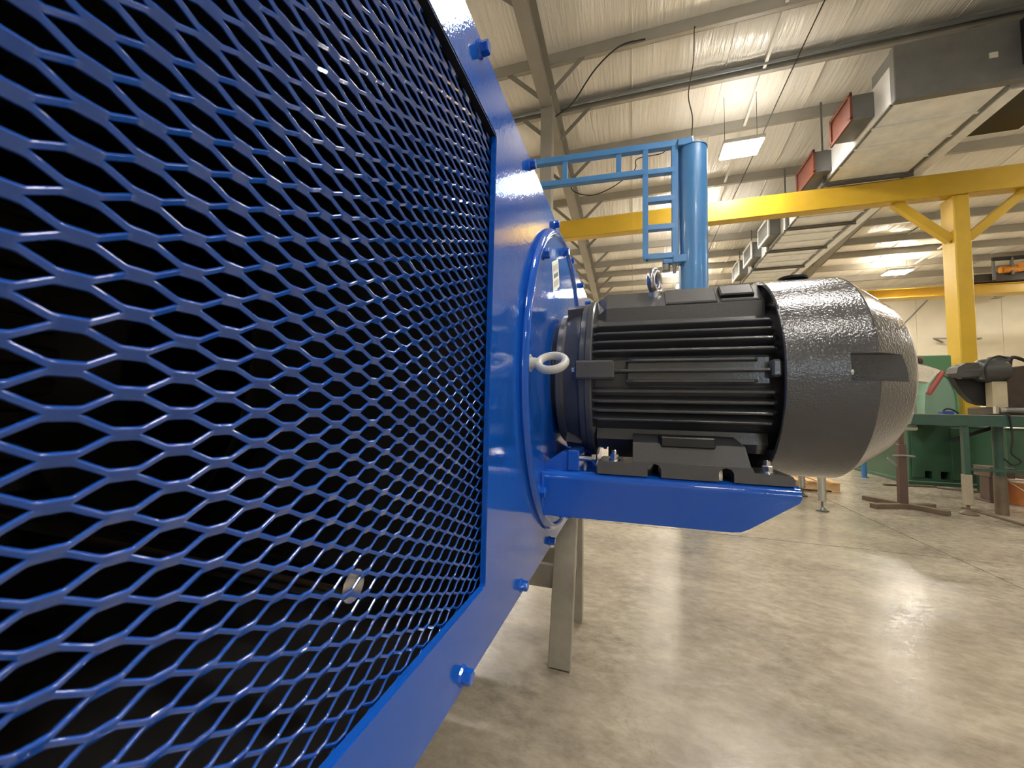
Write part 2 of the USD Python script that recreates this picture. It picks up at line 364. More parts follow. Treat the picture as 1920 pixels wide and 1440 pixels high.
# lamps
def lamp(x, y, z, label, group=None, far=''):
    t = thing('ceiling_light', (x, y, z), label, 'light', group)
    part(t, 'housing', bx(x - .315, x + .315, y - .235, y + .235, z, z + .07, .01), 'lamp_body')
    part(t, 'lens', bx(x - .295, x + .295, y - .215, y + .215, z - .022, z + .002, .006), 'lens' + far)
    part(t, 'upper_lens', bx(x - .25, x + .25, y - .18, y + .18, z + .069, z + .078, .003), 'lens_up' + far)  # added upward-glowing panel that brightens the ceiling above the lamp
    part(t, 'driver_box', bx(x - .12, x + .12, y - .08, y + .08, z + .078, z + .12, .006), 'galv_dark')
    top = roof(y) + .02
    for sx_ in (-1, 1): part(t, 'hanger_wire', tube([(x + sx_ * .25, y, z + .06), (x + sx_ * .25, y, max(top, z + .1))], .004, 6), 'cable')
    return t
L0 = lamp(1.77, 7.33, 4.6, 'bright rectangular ceiling light nearest the blue jib crane column, upper right of it')
spots = [(1.75, 14.75, 4.52, 'small distant ceiling light just left of the jib crane column'), (7.85, 14.9, 4.52, 'distant ceiling light below the yellow beam, left of the yellow column')]
FAR = [lamp(x, y, z, lb, far='_far') for x, y, z, lb in spots]
hid = [(1.77, 3.66, 'ceiling light above the top edge of the view, mirrored in the blue plate'), (1.42, 11.05, 'ceiling light hidden behind the jib crane column')]
hid += [(x, y, 'ceiling light out of view, ' + w) for x, y, w in ((1.77, .6, 'straight above the camera'), (2.3, -2.95, 'first behind the camera'), (1.77, -7.2, 'last behind the camera'), (7.9, 7.4, 'over the saw bench'), (7.9, .3, 'right of the camera'), (7.9, -6.2, 'by the right front corner'),
        (-4.6, 3.6, 'above the blue housing'), (-4.6, 11.0, 'far behind the blue housing'), (-4.6, 0., 'left of the camera'), (-4.6, -5.2, 'by the left front corner'), (12.2, 13.6, 'added near the far right corner to brighten the far wall'), (12.2, 8.2, 'added by the right wall to brighten the far right'), (-4.6, 15.4, 'added near the far left corner to brighten the far end'))]  # last three lamps are added to brighten the far wall and ceiling
for x, y, w in hid: dup(FAR[0] if y > 9 else L0, (x, y, 4.6), w)
solo('lamp_cable', tube([(2.07, y, 4.725 + .02 * math.sin(y * 1.3)) for y in np.linspace(-7, 14.7, 80)], .008, 6), 'cable', (2.07, 6, 4.7), 'thin dark supply cable strung along the row of ceiling lights', 'cable')

# cables under the roof
solo('hanging_cable', tube(curve([(.86, 5.93, roof(5.93) + .02), (.84, 5.88, roof(5.93) - .05), (.80, 5.7, 5.0), (.68, 5.3, 4.2), (.70, 5.12, 3.75), (.68, 5.03, 3.42)]), .007, 8), 'cable', (.69, 5.2, 3.42), 'black cable dropping from a purlin to the top of the blue jib column', 'cable')
solo('slack_cable', tube(curve([(-1.315, 6.35, 5.12), (-1.0, 6.2, 5.17), (-.6, 5.96, 5.46), (-.22, 5.9, 5.69), (.16, 5.895, 5.70)]), .012, 8), 'cable', (-.5, 5.6, 5.0), 'dark cable slung from the grey roof frame to the first purlin', 'cable')
solo('looped_cable', tube(curve([(.60, 8.10, 5.50), (.56, 8.1, 5.27), (.06, 8.1, 5.23), (0, 8.1, 5.0), (-.42, 8.1, 4.71), (-.86, 8.1, 4.59), (-1.24, 8.0, 4.68), (-1.32, 7.95, 4.93)]), .010, 8), 'cable', (-.2, 8.1, 4.6), 'dark cable looping behind the blue jib crane arm', 'cable')

# ---------------------------------------------------------------- jib crane
jib = thing('jib_crane', (.68, 5.0, FZ), 'light blue jib crane with round column and ladder shaped arm', 'crane')
part(jib, 'column', lathe([(0, 0), (0, .163), (4.18, .163), (4.20, .158), (4.20, 0)], (.68, 5.0, FZ + .02), (0, 0, 1), 48), 'jib_blue', smooth=35)
part(jib, 'base_plate', lathe([(0, 0), (0, .33), (.02, .33), (.02, 0)], (.68, 5.0, FZ), (0, 0, 1), 32), 'jib_blue', smooth=35)
part(jib, 'cap', lathe([(0, 0), (0, .169), (.012, .169), (.012, 0)], (.68, 5.0, 3.215), (0, 0, 1), 40), 'jib_blue', smooth=35)
part(jib, 'cable_stub', cyl((.68, 5.0, 3.22), (.68, 5.0, 3.40), .015, 12), 'lamp_body')
ax = np.array([-.998, -.057, 0.])
def J(s, z, o=0.): return np.array([.47, 4.93, 0]) + ax * s + np.array([0, o, z])
part(jib, 'upper_chord', bar(J(-.2, 3.285), J(3.2, 3.285), .08, .085, (0, 0, 1), .006), 'jib_blue')
part(jib, 'lower_chord', bar(J(.34, 2.965), J(3.2, 2.965), .08, .075, (0, 0, 1), .006), 'jib_blue')
part(jib, 'mast_rail', bar(J(0, 1.85), J(0, 3.33), .075, .075, (0, 1, 0), .006), 'jib_blue')
part(jib, 'mast_rail', bar(J(.34, 1.85), J(.34, 3.33), .065, .075, (0, 1, 0), .006), 'jib_blue')
for z in (2.955, 2.60, 2.25, 1.885): part(jib, 'rung', bar(J(0, z), J(.34, z), .075, .07, (0, 0, 1), .006), 'jib_blue')
for s in (.66, 1.34, 2.02, 2.7): part(jib, 'strut', bar(J(s, 2.93), J(s, 3.32), .065, .06, (0, 1, 0), .006), 'jib_blue')
part(jib, 'lower_hinge', [bx(.44, .60, 4.86, 5.0, 1.78, 1.875, .008), bx(.33, .46, 4.88, 4.97, 1.78, 1.84, .01)], 'jib_blue')
part(jib, 'upper_hinge', bx(.50, .66, 4.86, 5.0, 3.22, 3.31, .008), 'jib_blue')
part(jib, 'roller', [cyl((.37, 4.93, 1.70), (.37, 4.93, 1.83), .045, 16, c=.006), cyl((.46, 4.9, 1.66), (.46, 4.9, 1.80), .02, 10)], 'galv_dark', smooth=35)

# ---------------------------------------------------------------- yellow crane runways
rw = thing('crane_runway', (5.1, 8.05, FZ), 'nearer yellow crane runway beam with braced yellow column', 'beam')
def channel_beam(x0, x1, y, zb, zt, w=.26):
    return [bx(x0, x1, y - w / 2, y + w / 2, zb, zb + .014), bx(x0, x1, y - w / 2, y + w / 2, zt - .014, zt), bx(x0, x1, y - .006, y + .006, zb, zt)]
part(rw, 'runway_beam', bx(-8.95, 12.9, 7.98, 8.18, 3.655, 4.03, .012), 'yellow')
part(rw, 'rail', bx(-8.95, 12.9, 8.05, 8.11, 4.03, 4.075, .008), 'yellow')
part(rw, 'column', bx(4.985, 5.195, 8.0, 8.29, FZ + .02, 3.655, .014), 'yellow')
part(rw, 'base_plate', bx(4.935, 5.25, 7.92, 8.36, FZ, FZ + .022), 'yellow')
part(rw, 'knee_brace', bar((4.27, 8.1, 3.66), (4.99, 8.1, 2.93), .10, .13, (1, 0, 1), .006), 'yellow')
part(rw, 'knee_brace', bar((5.95, 8.1, 3.66), (5.19, 8.1, 2.93), .10, .13, (-1, 0, 1), .006), 'yellow')
rw2 = thing('crane_runway', (7.0, 15.0, FZ), 'farther yellow crane runway beam along the back wall', 'beam')
part(rw2, 'runway_beam', channel_beam(2.0, 13.0, 15.0, 3.70, 3.99) + [bx(2.0, 13.0, 14.93, 14.94, 3.714, 3.976)], 'yellow')
part(rw2, 'lower_flange_edge', bx(2.0, 13.0, 14.80, 15.2, 3.675, 3.70, .004), 'yellow')
for xq in (2.3, 12.7): part(rw2, 'column', bx(xq - .11, xq + .11, 14.95, 15.15, FZ, 3.675, .01), 'yellow')
hb = thing('crane_trolley', (11.2, 14.9, 4.02), 'orange crane trolley with grey brackets standing on the far runway', 'crane')
part(hb, 'girder', extrude([(10.55, 4.26), (11.6, 4.33), (11.6, 4.66), (10.9, 4.62), (10.55, 4.50)], 'XZ', 14.75, 15.05), 'orange')
part(hb, 'end_truck', bx(9.3, 11.6, 14.78, 15.1, 4.02, 4.26, .02), 'saw_brown')
part(hb, 'bracket', bx(9.98, 10.03, 14.70, 14.76, 4.05, 4.60), 'galv_dark')
part(hb, 'bracket', bx(10.38, 10.43, 14.70, 14.76, 4.18, 4.68), 'galv_dark')
part(hb, 'drive_motor', cyl((10.2, 14.8, 4.35), (10.55, 14.8, 4.35), .11, 16, c=.02), 'orange', smooth=35)
part(hb, 'top_bar', bx(10.0, 11.6, 14.72, 14.78, 4.62, 4.72), 'saw_black')

# ---------------------------------------------------------------- air duct
du = thing('air_duct', (3.8, 9.5, 4.1), 'long galvanised sheet metal air duct hung under the roof', 'duct')
DX0, DX1, DZ0, DZ1 = 3.25, 4.40, 4.12, 4.68
secs = [6.12, 7.95, 9.72, 11.0, 12.3, 13.6]
for y0, y1 in zip(secs[:-1], secs[1:]):
    part(du, 'duct_section', bx(DX0, DX1, y0 + .012, y1 - .012, DZ0, DZ1, .008), 'galv')
    n = max(2, int(round((y1 - y0) / .42)))
    for k in range(1, n):
        yy = y0 + (y1 - y0) * k / n
        part(du, 'cross_rib', [bx(DX0 - .008, DX1 + .008, yy - .02, yy + .02, DZ0 - .016, DZ0 + .004)], 'galv')
for y in secs[1:-1]: part(du, 'joint_flange', bx(DX0 - .03, DX1 + .03, y - .014, y + .014, DZ0 - .03, DZ1 + .03), 'galv_dark')
for xx in (DX0 - .004, DX1 + .004): part(du, 'edge_seam', bx(xx - .02, xx + .02, 6.13, 13.6, DZ0 - .014, DZ0 + .01), 'galv_dark')
part(du, 'end_plenum', bx(DX0 - .02, DX1 + .9, 6.02, 6.12, DZ0 - .02, 4.86, .01), 'galv_dark')
part(du, 'upper_plenum', bx(DX0 + .02, DX1 + .7, 6.12, 6.6, DZ1, 4.9, .02), 'galv_dark')
part(du, 'plenum_hood', bx(DX1 + .06, DX1 + 1.0, 5.7, 7.4, 4.25, 4.86, .03), 'black_plastic')
part(du, 'side_flange', bx(DX1 + .06, DX1 + .22, 6.2, 13.6, DZ0 - .02, DZ0 + .10, .004), 'galv')
part(du, 'plenum_label', bx(4.16, 4.24, 6.008, 6.02, 4.42, 4.49), 'ink_pale')
def register(y0, y1, z0, z1, red, xl):
    part(du, 'branch_box', bx(xl, DX0, y0, y1, z0, z1, .01), 'galv_dark')
    part(du, 'register_frame', [bx(xl - .03, xl, y0 - .03, y1 + .03, z0 - .03, z0 + .02), bx(xl - .03, xl, y0 - .03, y1 + .03, z1 - .02, z1 + .03), bx(xl - .03, xl, y0 - .03, y0 + .02, z0, z1), bx(xl - .03, xl, y1 - .02, y1 + .03, z0, z1)], 'rust_red' if red else 'galv')
    part(du, 'register_face', bx(xl - .012, xl - .002, y0, y1, z0, z1), 'rust_red' if red else 'galv_dark')
register(6.5, 7.05, 4.25, 4.62, True, 2.98); register(7.75, 8.45, 4.22, 4.60, True, 3.0)
for y in (10.2, 11.6, 12.9): register(y, y + .75, 4.2, 4.62, False, 3.02)
for y in secs[1:]:
    for xx in (DX0 - .05, DX1 + .05): part(du, 'hanger_strap', bx(xx - .012, xx + .012, y - .01, y + .01, DZ0 - .03, roof(y) + .1), 'galv_dark')
    part(du, 'hanger_bar', bx(DX0 - .08, DX1 + .08, y + .02, y + .05, DZ0 - .06, DZ0 - .03), 'galv_dark')

# ================================================================ the blue fan housing
AY, AZ = .786, .062                       # fan and motor axis (runs along x)
PF, PB = -.147, -.153                     # front and back of the face plate
Y0, Y1, Z0, Z1 = -.46, 1.95, -.254, .3695
OY0, OY1, OZ0, OZ1 = -.36, .3875, -.1845, .3045
fh = thing('fan_housing', (-.55, .75, Z0), 'glossy royal blue fan housing with expanded metal guard and round motor plate', 'machine')
def rrect(y0, y1, z0, z1, r):
    return sbox(y0 + r, z0 + r, y1 - r, z1 - r).buffer(r, quad_segs=6)
# face plate with a fine eased edge: three stacked layers hull the arris
def eased(poly, x0, x1, e=.0007):
    lay = [(poly, x0, x1 - e), (poly.buffer(-e), x1 - e, x1)]
    return [extrude(p, 'YZ', a, b) for p, a, b in lay]
plate = rrect(Y0, Y1, Z0, Z1, .003).difference(rrect(OY0, OY1, OZ0, OZ1, .0035))
part(fh, 'face_plate', eased(plate, PB, PF), 'blue')
XBK = -.98
part(fh, 'edge_seal', bx(PB - .003, PF - .0006, OY0, OY1 - .002, OZ1 - .0014, OZ1 - .0001), 'black_rubber')  # black strip painted in for the shade under the opening's top edge
part(fh, 'top_panel', bx(XBK, PB, Y0 + .002, Y1 - .002, Z1 - .006, Z1 - .001), 'blue')
part(fh, 'bottom_panel', bx(XBK, PB, Y0 + .002, Y1 - .002, Z0 + .001, Z0 + .006), 'blue')
part(fh, 'rear_panel', bx(XBK - .005, XBK, Y0, Y1, Z0, Z1), 'blue')
part(fh, 'end_panel', bx(XBK, PB, Y0, Y0 + .005, Z0 + .006, Z1 - .006), 'blue')
part(fh, 'end_panel', bx(XBK, PB, Y1 - .005, Y1, Z0 + .006, Z1 - .006), 'blue')
part(fh, 'lining', [bx(XBK, PB - .004, Y0 + .006, Y1 - .006, Z1 - .012, Z1 - .0065), bx(XBK, PB - .004, Y0 + .006, Y1 - .006, Z0 + .0065, Z0 + .012), bx(XBK, XBK + .003, Y0 + .006, Y1 - .006, Z0 + .012, Z1 - .012), bx(XBK, PB - .004, Y0 + .0055, Y0 + .009, Z0 + .012, Z1 - .012)], 'inside')
part(fh, 'inner_baffle', extrude(sbox(-.96, Z0 + .006, -.17, Z1 - .006).difference(Polygon([(-.72 + .2 * math.cos(a), .06 + .2 * math.sin(a)) for a in np.linspace(0, 2 * math.pi, 40)])), 'XZ', .468, .471), 'inside')
for k in range(11):
    z = Z0 + .05 + .052 * k
    part(fh, 'coil_fin', bx(XBK + .004, XBK + .035, Y0 + .03, .44, z, z + .03, .004), 'inside')
part(fh, 'inlet_cone', lathe([(0, .20), (.06, .215), (.10, .25), (.10, .254), (.057, .219), (-.003, .204)], (-.72, .47, .06), (0, -1, 0), 40, True), 'inside', smooth=35)
part(fh, 'shaft', cyl((-.96, .25, -.135), (-.2, .25, -.135), .012, 14), 'chrome', smooth=35)
part(fh, 'duct_collar', lathe([(0, .085), (0, .09), (.30, .09), (.30, .085)], (-.36, .02, -.15), (-.9, .25, 0), 28, True), 'mill_steel', smooth=35)

# expanded metal guard: zigzag ribbons, tilted, joined at the bonds
def expanded():
    P, hz, w, t, c, al = 30.5e-3 / 2, 12.95e-3 / 2, 3.3e-3, 1.8e-3, .75e-3, math.radians(28)
    y00, z00, x0 = .0667, -.0043, -.1556
    iy0, iy1 = int(math.floor((OY0 - .012 - y00) / P)), int(math.ceil((OY1 + .010 - y00) / P))
    k0, k1 = int(math.floor((OZ0 - .010 - z00) / hz)), int(math.ceil((OZ1 + .010 - z00) / hz))
    b, e = 3.3e-3, .9e-3
    up = np.array([math.sin(al), 0, math.cos(al)]); nn = np.array([math.cos(al), 0, -math.sin(al)])   # along the strand's width (top leans out), and its face normal
    W, T = w / 2, t / 2
    sec = [(-W + c, T, 0), (W - c, T, 0), (W, T - c, 1), (W, -T + c, 1), (W - c, -T, 2), (-W + c, -T, 2), (-W, -T + c, 3), (-W, T - c, 3)]   # (along up, along nn, side)
    side = [nn, up, -nn, -up]
    Vs, Ns, Fs, off = [], [], [], 0
    for k in range(k0, k1 + 1):
        path = []
        for i in range(iy0, iy1 + 1):
            low = (i + k) % 2 == 0
            yc = y00 + i * P
            # node sits at line k (low) or k+1 (high)
            c0 = np.array([x0, 0, z00 + (k if low else k + 1) * hz]) + up * ((W - c) if low else -(W - c))
            path.append((yc, c0, low))
        pts, wds = [], []
        for q, (yc, c0, low) in enumerate(path):
            nb = path[q + 1][1] if q + 1 < len(path) else path[q - 1][1]
            run = P - 2 * b; sl = (nb - c0) / run          # slope vector beyond the bond
            for s, f in ((-b - e, e), (-b - e * .2, e * .35), (-b + e, 0), (b - e, 0), (b + e * .2, e * .35), (b + e, e)):
                if (q == 0 and s < 0) or (q == len(path) - 1 and s > 0): continue
                p = c0 + sl * f + np.array([0, yc + s, 0]); pts.append(p); wds.append(1. if abs(s) < b else (.92 if abs(s) < b + .5 * e else .80))
        Pp = np.array(pts); n = len(Pp); wd = np.array(wds)
        tg = np.gradient(Pp, axis=0); tg /= np.linalg.norm(tg, axis=1, keepdims=True)
        V = np.stack([Pp + up * a * wd[:, None] + nn * d for a, d, _ in sec], 1)
        N = np.stack([np.broadcast_to(side[s], Pp.shape) for _, _, s in sec], 1)
        N = N - (N * tg[:, None]).sum(-1, keepdims=True) * tg[:, None]; N = N / np.linalg.norm(N, axis=-1, keepdims=True)
        idx = off + np.arange(n * 8).reshape(n, 8); a_, b_ = idx[:-1], idx[1:]
        r_ = np.roll(np.arange(8), -1)
        Fs.append(np.stack([a_, a_[:, r_], b_[:, r_], b_], -1).reshape(-1, 4))
        Vs.append(V.reshape(-1, 3)); Ns.append(N.reshape(-1, 3)); off += n * 8
    return np.vstack(Vs), np.vstack(Ns), np.vstack(Fs)
def guard():
    V, N, F = expanded(); pp = str(fh.GetPath()); b = base_of[pp]
    a = V[F[0]]; fn = np.cross(a[1] - a[0], a[2] - a[0])
    if fn @ N[F[0]].mean(0) < 0: F = F[:, ::-1]
    m = UsdGeom.Mesh.Define(stage, pp + '/mesh_guard')
    m.CreatePointsAttr(Vt.Vec3fArray.FromNumpy((V - b).astype(np.float32)))
    m.CreateFaceVertexCountsAttr(Vt.IntArray.FromNumpy(np.full(len(F), 4, np.int32)))
    m.CreateFaceVertexIndicesAttr(Vt.IntArray.FromNumpy(np.ascontiguousarray(F).astype(np.int32).ravel()))
    m.CreateSubdivisionSchemeAttr('none')
    m.CreateNormalsAttr(Vt.Vec3fArray.FromNumpy(N.astype(np.float32))); m.SetNormalsInterpolation('vertex')
    UsdShade.MaterialBindingAPI.Apply(m.GetPrim()).Bind(M['blue_mesh'])
    tag(m.GetPrim(), 'blue expanded metal mesh guard')
guard()

# round motor plate with rolled rim
prof = [(0, 0), (0, .289), (.004, .291), (.008, .2895), (.011, .286), (.0118, .283), (.0110, .280), (.0075, .277), (.0065, .274), (.0065, 0)]
part(fh, 'motor_plate', lathe(prof, (PF, AY, AZ), (1, 0, 0), 120), 'blue', smooth=30)
RB = .268; DF = PF + .0065
for k in range(8):
    a = math.pi / 4 * k
    if k == 4: continue
    part(fh, 'plate_bolt', hexbolt((DF, AY + RB * math.cos(a), AZ + RB * math.sin(a)), (1, 0, 0), .0085, .011), 'blue')
for k in range(-4, 9):
    y = .335 + .19 * k
    part(fh, 'edge_bolt', hexbolt((PF, y, Z1 - .0125), (1, 0, 0), .0068, .010), 'blue')
    part(fh, 'edge_bolt', hexbolt((PF, y, Z0 + .0135), (1, 0, 0), .0068, .010), 'blue')
# painted eye bolt on the near side of the plate
ey = AY - .268; ez = AZ + .002
part(fh, 'eye_bolt', [cyl((DF, ey, ez), (DF + .004, ey, ez), .0125, 20, c=.001), cyl((DF + .004, ey, ez), (DF + .016, ey, ez), .0085, 16, r1=.0065),
                      torus((DF + .033, ey, ez), (0, -.62, .78), .0185, .0058, 40, 14)], 'white_paint', smooth=40, label='white painted lifting eye bolt')
# sticker
c0 = np.array([.6646, .2633]); eu = np.array([.057, .0276]); ev = np.array([.0176, -.049])
def sq(u0, u1, v0, v1): return [tuple(c0 + eu * u + ev * v) for u, v in ((u0, v0), (u1, v0), (u1, v1), (u0, v1))]
st = part(fh, 'sticker', extrude(sq(0, 1, 0, 1), 'YZ', DF, DF + .0004), 'sticker', label='white rectangular rating sticker with grey printing')
for u0, u1, v0, v1, mm in ((.12, .88, .14, .34, 'ink_pale'), (.16, .84, .44, .58, 'ink'), (.14, .86, .68, .88, 'ink_pale')):
    part(st, 'print', extrude(sq(u0, u1, v0, v1), 'YZ', DF + .0004, DF + .0006), mm)

# motor bracket: folded channel with clipped corner
BT = -.0965
def bracket():
    w0, w1, t, r = AY - .174, AY + .174, .006, .013
    outer = Polygon([(w0, -.20), (w1, -.20), (w1, BT), (w0, BT)]).buffer(-r).buffer(r, quad_segs=8).union(Polygon([(w0, -.22), (w1, -.22), (w1, -.15), (w0, -.15)]))
    inner = Polygon([(w0 + t, -.24), (w1 - t, -.24), (w1 - t, BT - t), (w0 + t, BT - t)]).buffer(-r * .6).buffer(r * .6, quad_segs=8).union(Polygon([(w0 + t, -.3), (w1 - t, -.3), (w1 - t, -.15), (w0 + t, -.15)]))
    sect = man(extrude(outer.difference(inner), 'YZ', PF + .001, .30))
    sil = Polygon([(PF, BT + .02), (.2105, BT + .02), (.2125, -.102), (.2125, -.112), (.2095, -.1175), (.1500, -.1575), (.1400, -.1625), (.1280, -.1640), (PF, -.1668)])
    return (sect ^ man(extrude(sil, 'XZ', -.2, 2.))) - man(bx(.1965, .3, AY - .11, AY + .11, -.14, -.05))
part(fh, 'motor_bracket', bracket(), 'blue', smooth=25)
for s in (-1, 1):
    yb = AY + s * .145; y2 = AY + s * .115
    lo, hi = min(yb, y2), max(yb, y2)
    part(fh, 'jack_block', bx(-.101, -.083, lo - .02, hi + .02, BT, -.0640, .0015), 'blue')
    part(fh, 'jack_gusset', extrude([(DF, BT), (-.101, BT), (-.101, -.068), (-.110, -.0665), (DF, -.088)], 'XZ', lo - .015, hi + .012), 'blue')
    part(fh, 'jack_bolt', [cyl((-.083, (lo + hi) / 2, -.0795), (-.066, (lo + hi) / 2, -.0795), .0052, 16)] + hexbolt((-.066, (lo + hi) / 2, -.0795), (1, 0, 0), .0085, .008, False), 'chrome', smooth=30, label='silver jacking bolt')
part(fh, 'weld_bead', tube([(DF + .002, AY - .176, z) for z in np.linspace(-.160, -.10, 24)], .0028, 8), 'blue')

# ---------------------------------------------------------------- electric motor
mo = thing('electric_motor', (.07, AY, BT), 'dark grey finned electric motor with smooth fan cover, bolted to the blue bracket', 'motor')
MY, MZ = .785, .064
O = (0, MY, MZ)
def P3(x, r, deg):                               # point at radius r, angle up from the near side
    a = math.radians(deg); return np.array([x, MY - r * math.cos(a), MZ + r * math.sin(a)])
part(mo, 'pilot_ring', lathe([(DF + .0005, 0), (DF + .0005, .112), (-.1325, .112), (-.1325, 0)], O, (1, 0, 0), 64), 'black_plastic', smooth=30)
part(mo, 'end_bell', lathe([(-.1335, 0), (-.1335, .121), (-.1325, .1235), (-.1300, .1265), (-.1210, .1275), (-.1195, .1265), (-.1170, .1248), (-.0975, .1335), (-.0900, .1350), (-.0895, 0)], O, (1, 0, 0), 96), 'motor_smooth', smooth=28)
part(mo, 'frame', lathe([(-.0890, 0), (-.0890, .1435), (-.0875, .1455), (-.0790, .1470), (-.0770, .1500), (-.0690, .1510), (-.0665, .1495), (-.0650, .1400), (-.0620, .1285), (.2040, .1275), (.2300, .1255), (.2300, 0)], O, (1, 0, 0), 96), 'motor_smooth', smooth=28)
def fin(deg, x0=-.0660, x1=.1975, r1=.1505):
    w0, w1, rr = .0034, .0022, .119
    P = []
    for x, r in ((x0, r1 - .004), (x0 + .010, r1), (x1 - .006, r1), (x1, r1 - .006)):
        for s in (-1, 1): P.append((x, s * w1, r)); P.append((x, s * w1 * .55, r + .0012))
    for x in (x0, x1):
        for s in (-1, 1): P.append((x, s * w0, rr))
    P = np.array(P); a = math.radians(deg)
    er = np.array([0, -math.cos(a), math.sin(a)]); et = np.array([0, math.sin(a), math.cos(a)])
    return trimesh.convex.convex_hull(np.array([O + np.array([x, 0, 0]) + et * t + er * r for x, t, r in P]))
fl_angles = [6.25 * k for k in range(-5, 6)]
for side_ in (0, 180):
    for dg in fl_angles:
        d = dg if side_ == 0 else 180 - dg
        k = round(dg / 6.25)
        if abs(k) <= 1: g = fin(d, x0=-.012 if k else -.030, x1=.172 if k else .190, r1=.1500 if k else .1535)
        else: g = fin(d)
        part(mo, 'cooling_fin', g, 'motor_smooth')
for s in (-1, 1):
    Yf = lambda q: MY + s * q
    def yz(pts): return [(Yf(a), MZ + b) for a, b in pts]
    part(mo, 'lifting_lug', bx(-.0925, -.030, Yf(.120), Yf(.1600), MZ - .0135, MZ + .0165, .003), 'motor_smooth')
    part(mo, 'side_pad', bx(-.012, .19, Yf(.120), Yf(.1405), MZ - .022, MZ + .022, .003), 'motor_smooth')
    part(mo, 'rear_lug', bx(.186, .1985, Yf(.12), Yf(.1585), MZ - .011, MZ + .014, .003), 'motor_smooth')
    # flat shoulder above the fins
    top = [(.088, .090), (.087, .1175), (.049, .1535), (.0, .1545), (0., .09)]
    part(mo, 'shoulder', extrude(yz(top), 'YZ', -.0655 + .018, .1985), 'motor_smooth')
    part(mo, 'shoulder_taper', trimesh.convex.convex_hull(np.array([(-.0475, *q) for q in yz(top)] + [(-.0665, *q) for q in yz([(.078, .085), (.077, .105), (.045, .142), (0, .145), (0, .085)])])), 'motor_smooth')
    # raised cable-entry pad and plug on the slanted face
    n_ = np.array([0, s * .036, .038]); n_ /= np.linalg.norm(n_); t_ = np.array([0, -s * .038, .036]); t_ /= np.linalg.norm(t_)
    m0 = np.array([0, Yf(.068), MZ + .1355])
    def slab(x0, x1, a, b, h, c=.002):
        C = [m0 + np.array([x, 0, 0]) + t_ * v + n_ * q for x in (x0, x1) for v in (a, b) for q in (-.004, h - c)] + [m0 + np.array([x, 0, 0]) + t_ * v + n_ * h for x in (x0 + c, x1 - c) for v in (a + c, b - c)]
        return trimesh.convex.convex_hull(np.array(C))
    part(mo, 'entry_pad', slab(.052, .131, -.026, .023, .0045), 'motor_smooth')
    part(mo, 'entry_plug', slab(.137, .186, -.012, .020, .0075), 'black_plastic')
    part(mo, 'pad_rib', slab(.137, .192, -.024, -.017, .003), 'motor_smooth')
    # lower shoulder and feet
    low = [(.090, -.094), (.092, -.112), (.070, -.128), (0., -.130), (0., -.09)]
    part(mo, 'lower_shoulder', extrude(yz(low), 'YZ', -.062, .198), 'motor_smooth')
    F0 = BT
    prof = Polygon([(-.0535, F0), (.0195, F0), (.0195, F0 + .0125), (.0225, F0 + .0175), (.0290, F0 + .0195), (.0355, F0 + .0175), (.0385, F0 + .0125), (.0385, F0), (.1145, F0), (.1145, F0 + .0125), (.1175, F0 + .0175), (.1240, F0 + .0195), (.1305, F0 + .0175), (.1335, F0 + .0125), (.1335, F0),
                    (.2065, F0), (.2065, F0 + .009), (.2035, F0 + .0135), (.1590, F0 + .0150), (.1565, F0 + .0215), (-.0015, F0 + .0215), (-.0015, F0 + .0190), (-.0500, F0 + .0190), (-.0535, F0 + .0165)])
    part(mo, 'foot', extrude(prof, 'XZ', Yf(.170), Yf(.095)), 'motor_smooth')
    hull = trimesh.convex.convex_hull(np.array([(x, Yf(y), z) for x, y, z in ((-.0015, .165, F0 + .020), (.1565, .165, F0 + .020), (-.0015, .160, F0 + .0495), (.1500, .160, F0 + .0495), (-.0015, .06, F0 + .02), (.1565, .06, F0 + .02), (-.0015, .085, F0 + .06), (.150, .085, F0 + .06))]))
    part(mo, 'foot_web', hull, 'motor_smooth')
    for x in (-.0290, .1790):
        part(mo, 'foot_bolt', hexbolt((x, Yf(.150), F0 + (.019 if x < 0 else .0145)), (0, 0, 1), .0070, .010) + [cyl((x, Yf(.150), F0 + .02), (x, Yf(.150), F0 + (.0355 if x < 0 else .032)), .0046, 14, c=.0015)], 'chrome', smooth=30, label='bright zinc hold-down bolt')
    part(mo, 'drain_cover', bx(.038, .112, Yf(.10), Yf(.1655), F0 + .0445, F0 + .0600, .002), 'black_plastic')
    for dg in (62, -62):
        d = dg if s < 0 else 180 - dg
        a = math.radians(d); er = np.array([0, -math.cos(a), math.sin(a)]); et = np.array([0, math.sin(a), math.cos(a)])
        C = [np.array(O) + np.array([x, 0, 0]) + er * r + et * t for x, r in ((-.118, .120), (-.118, .1435), (-.0895, .1455), (-.0895, .120)) for t in (-.011, .011)]
        part(mo, 'bell_ear', trimesh.convex.convex_hull(np.array(C)), 'motor_smooth')
part(mo, 'bell_screw', hexbolt((-.0925, MY - .150, MZ + .002), (-1, 0, 0), .0042, .006), 'chrome')
part(mo, 'eye_bolt', [cyl((.036, MY - .052, MZ + .138), (.036, MY - .052, MZ + .1525), .012, 20, c=.0012), torus((.036, MY - .052, MZ + .1715), (.90, -.43, 0), .0182, .0072, 40, 14)], 'zinc', smooth=40, label='bright zinc lifting eye on top')
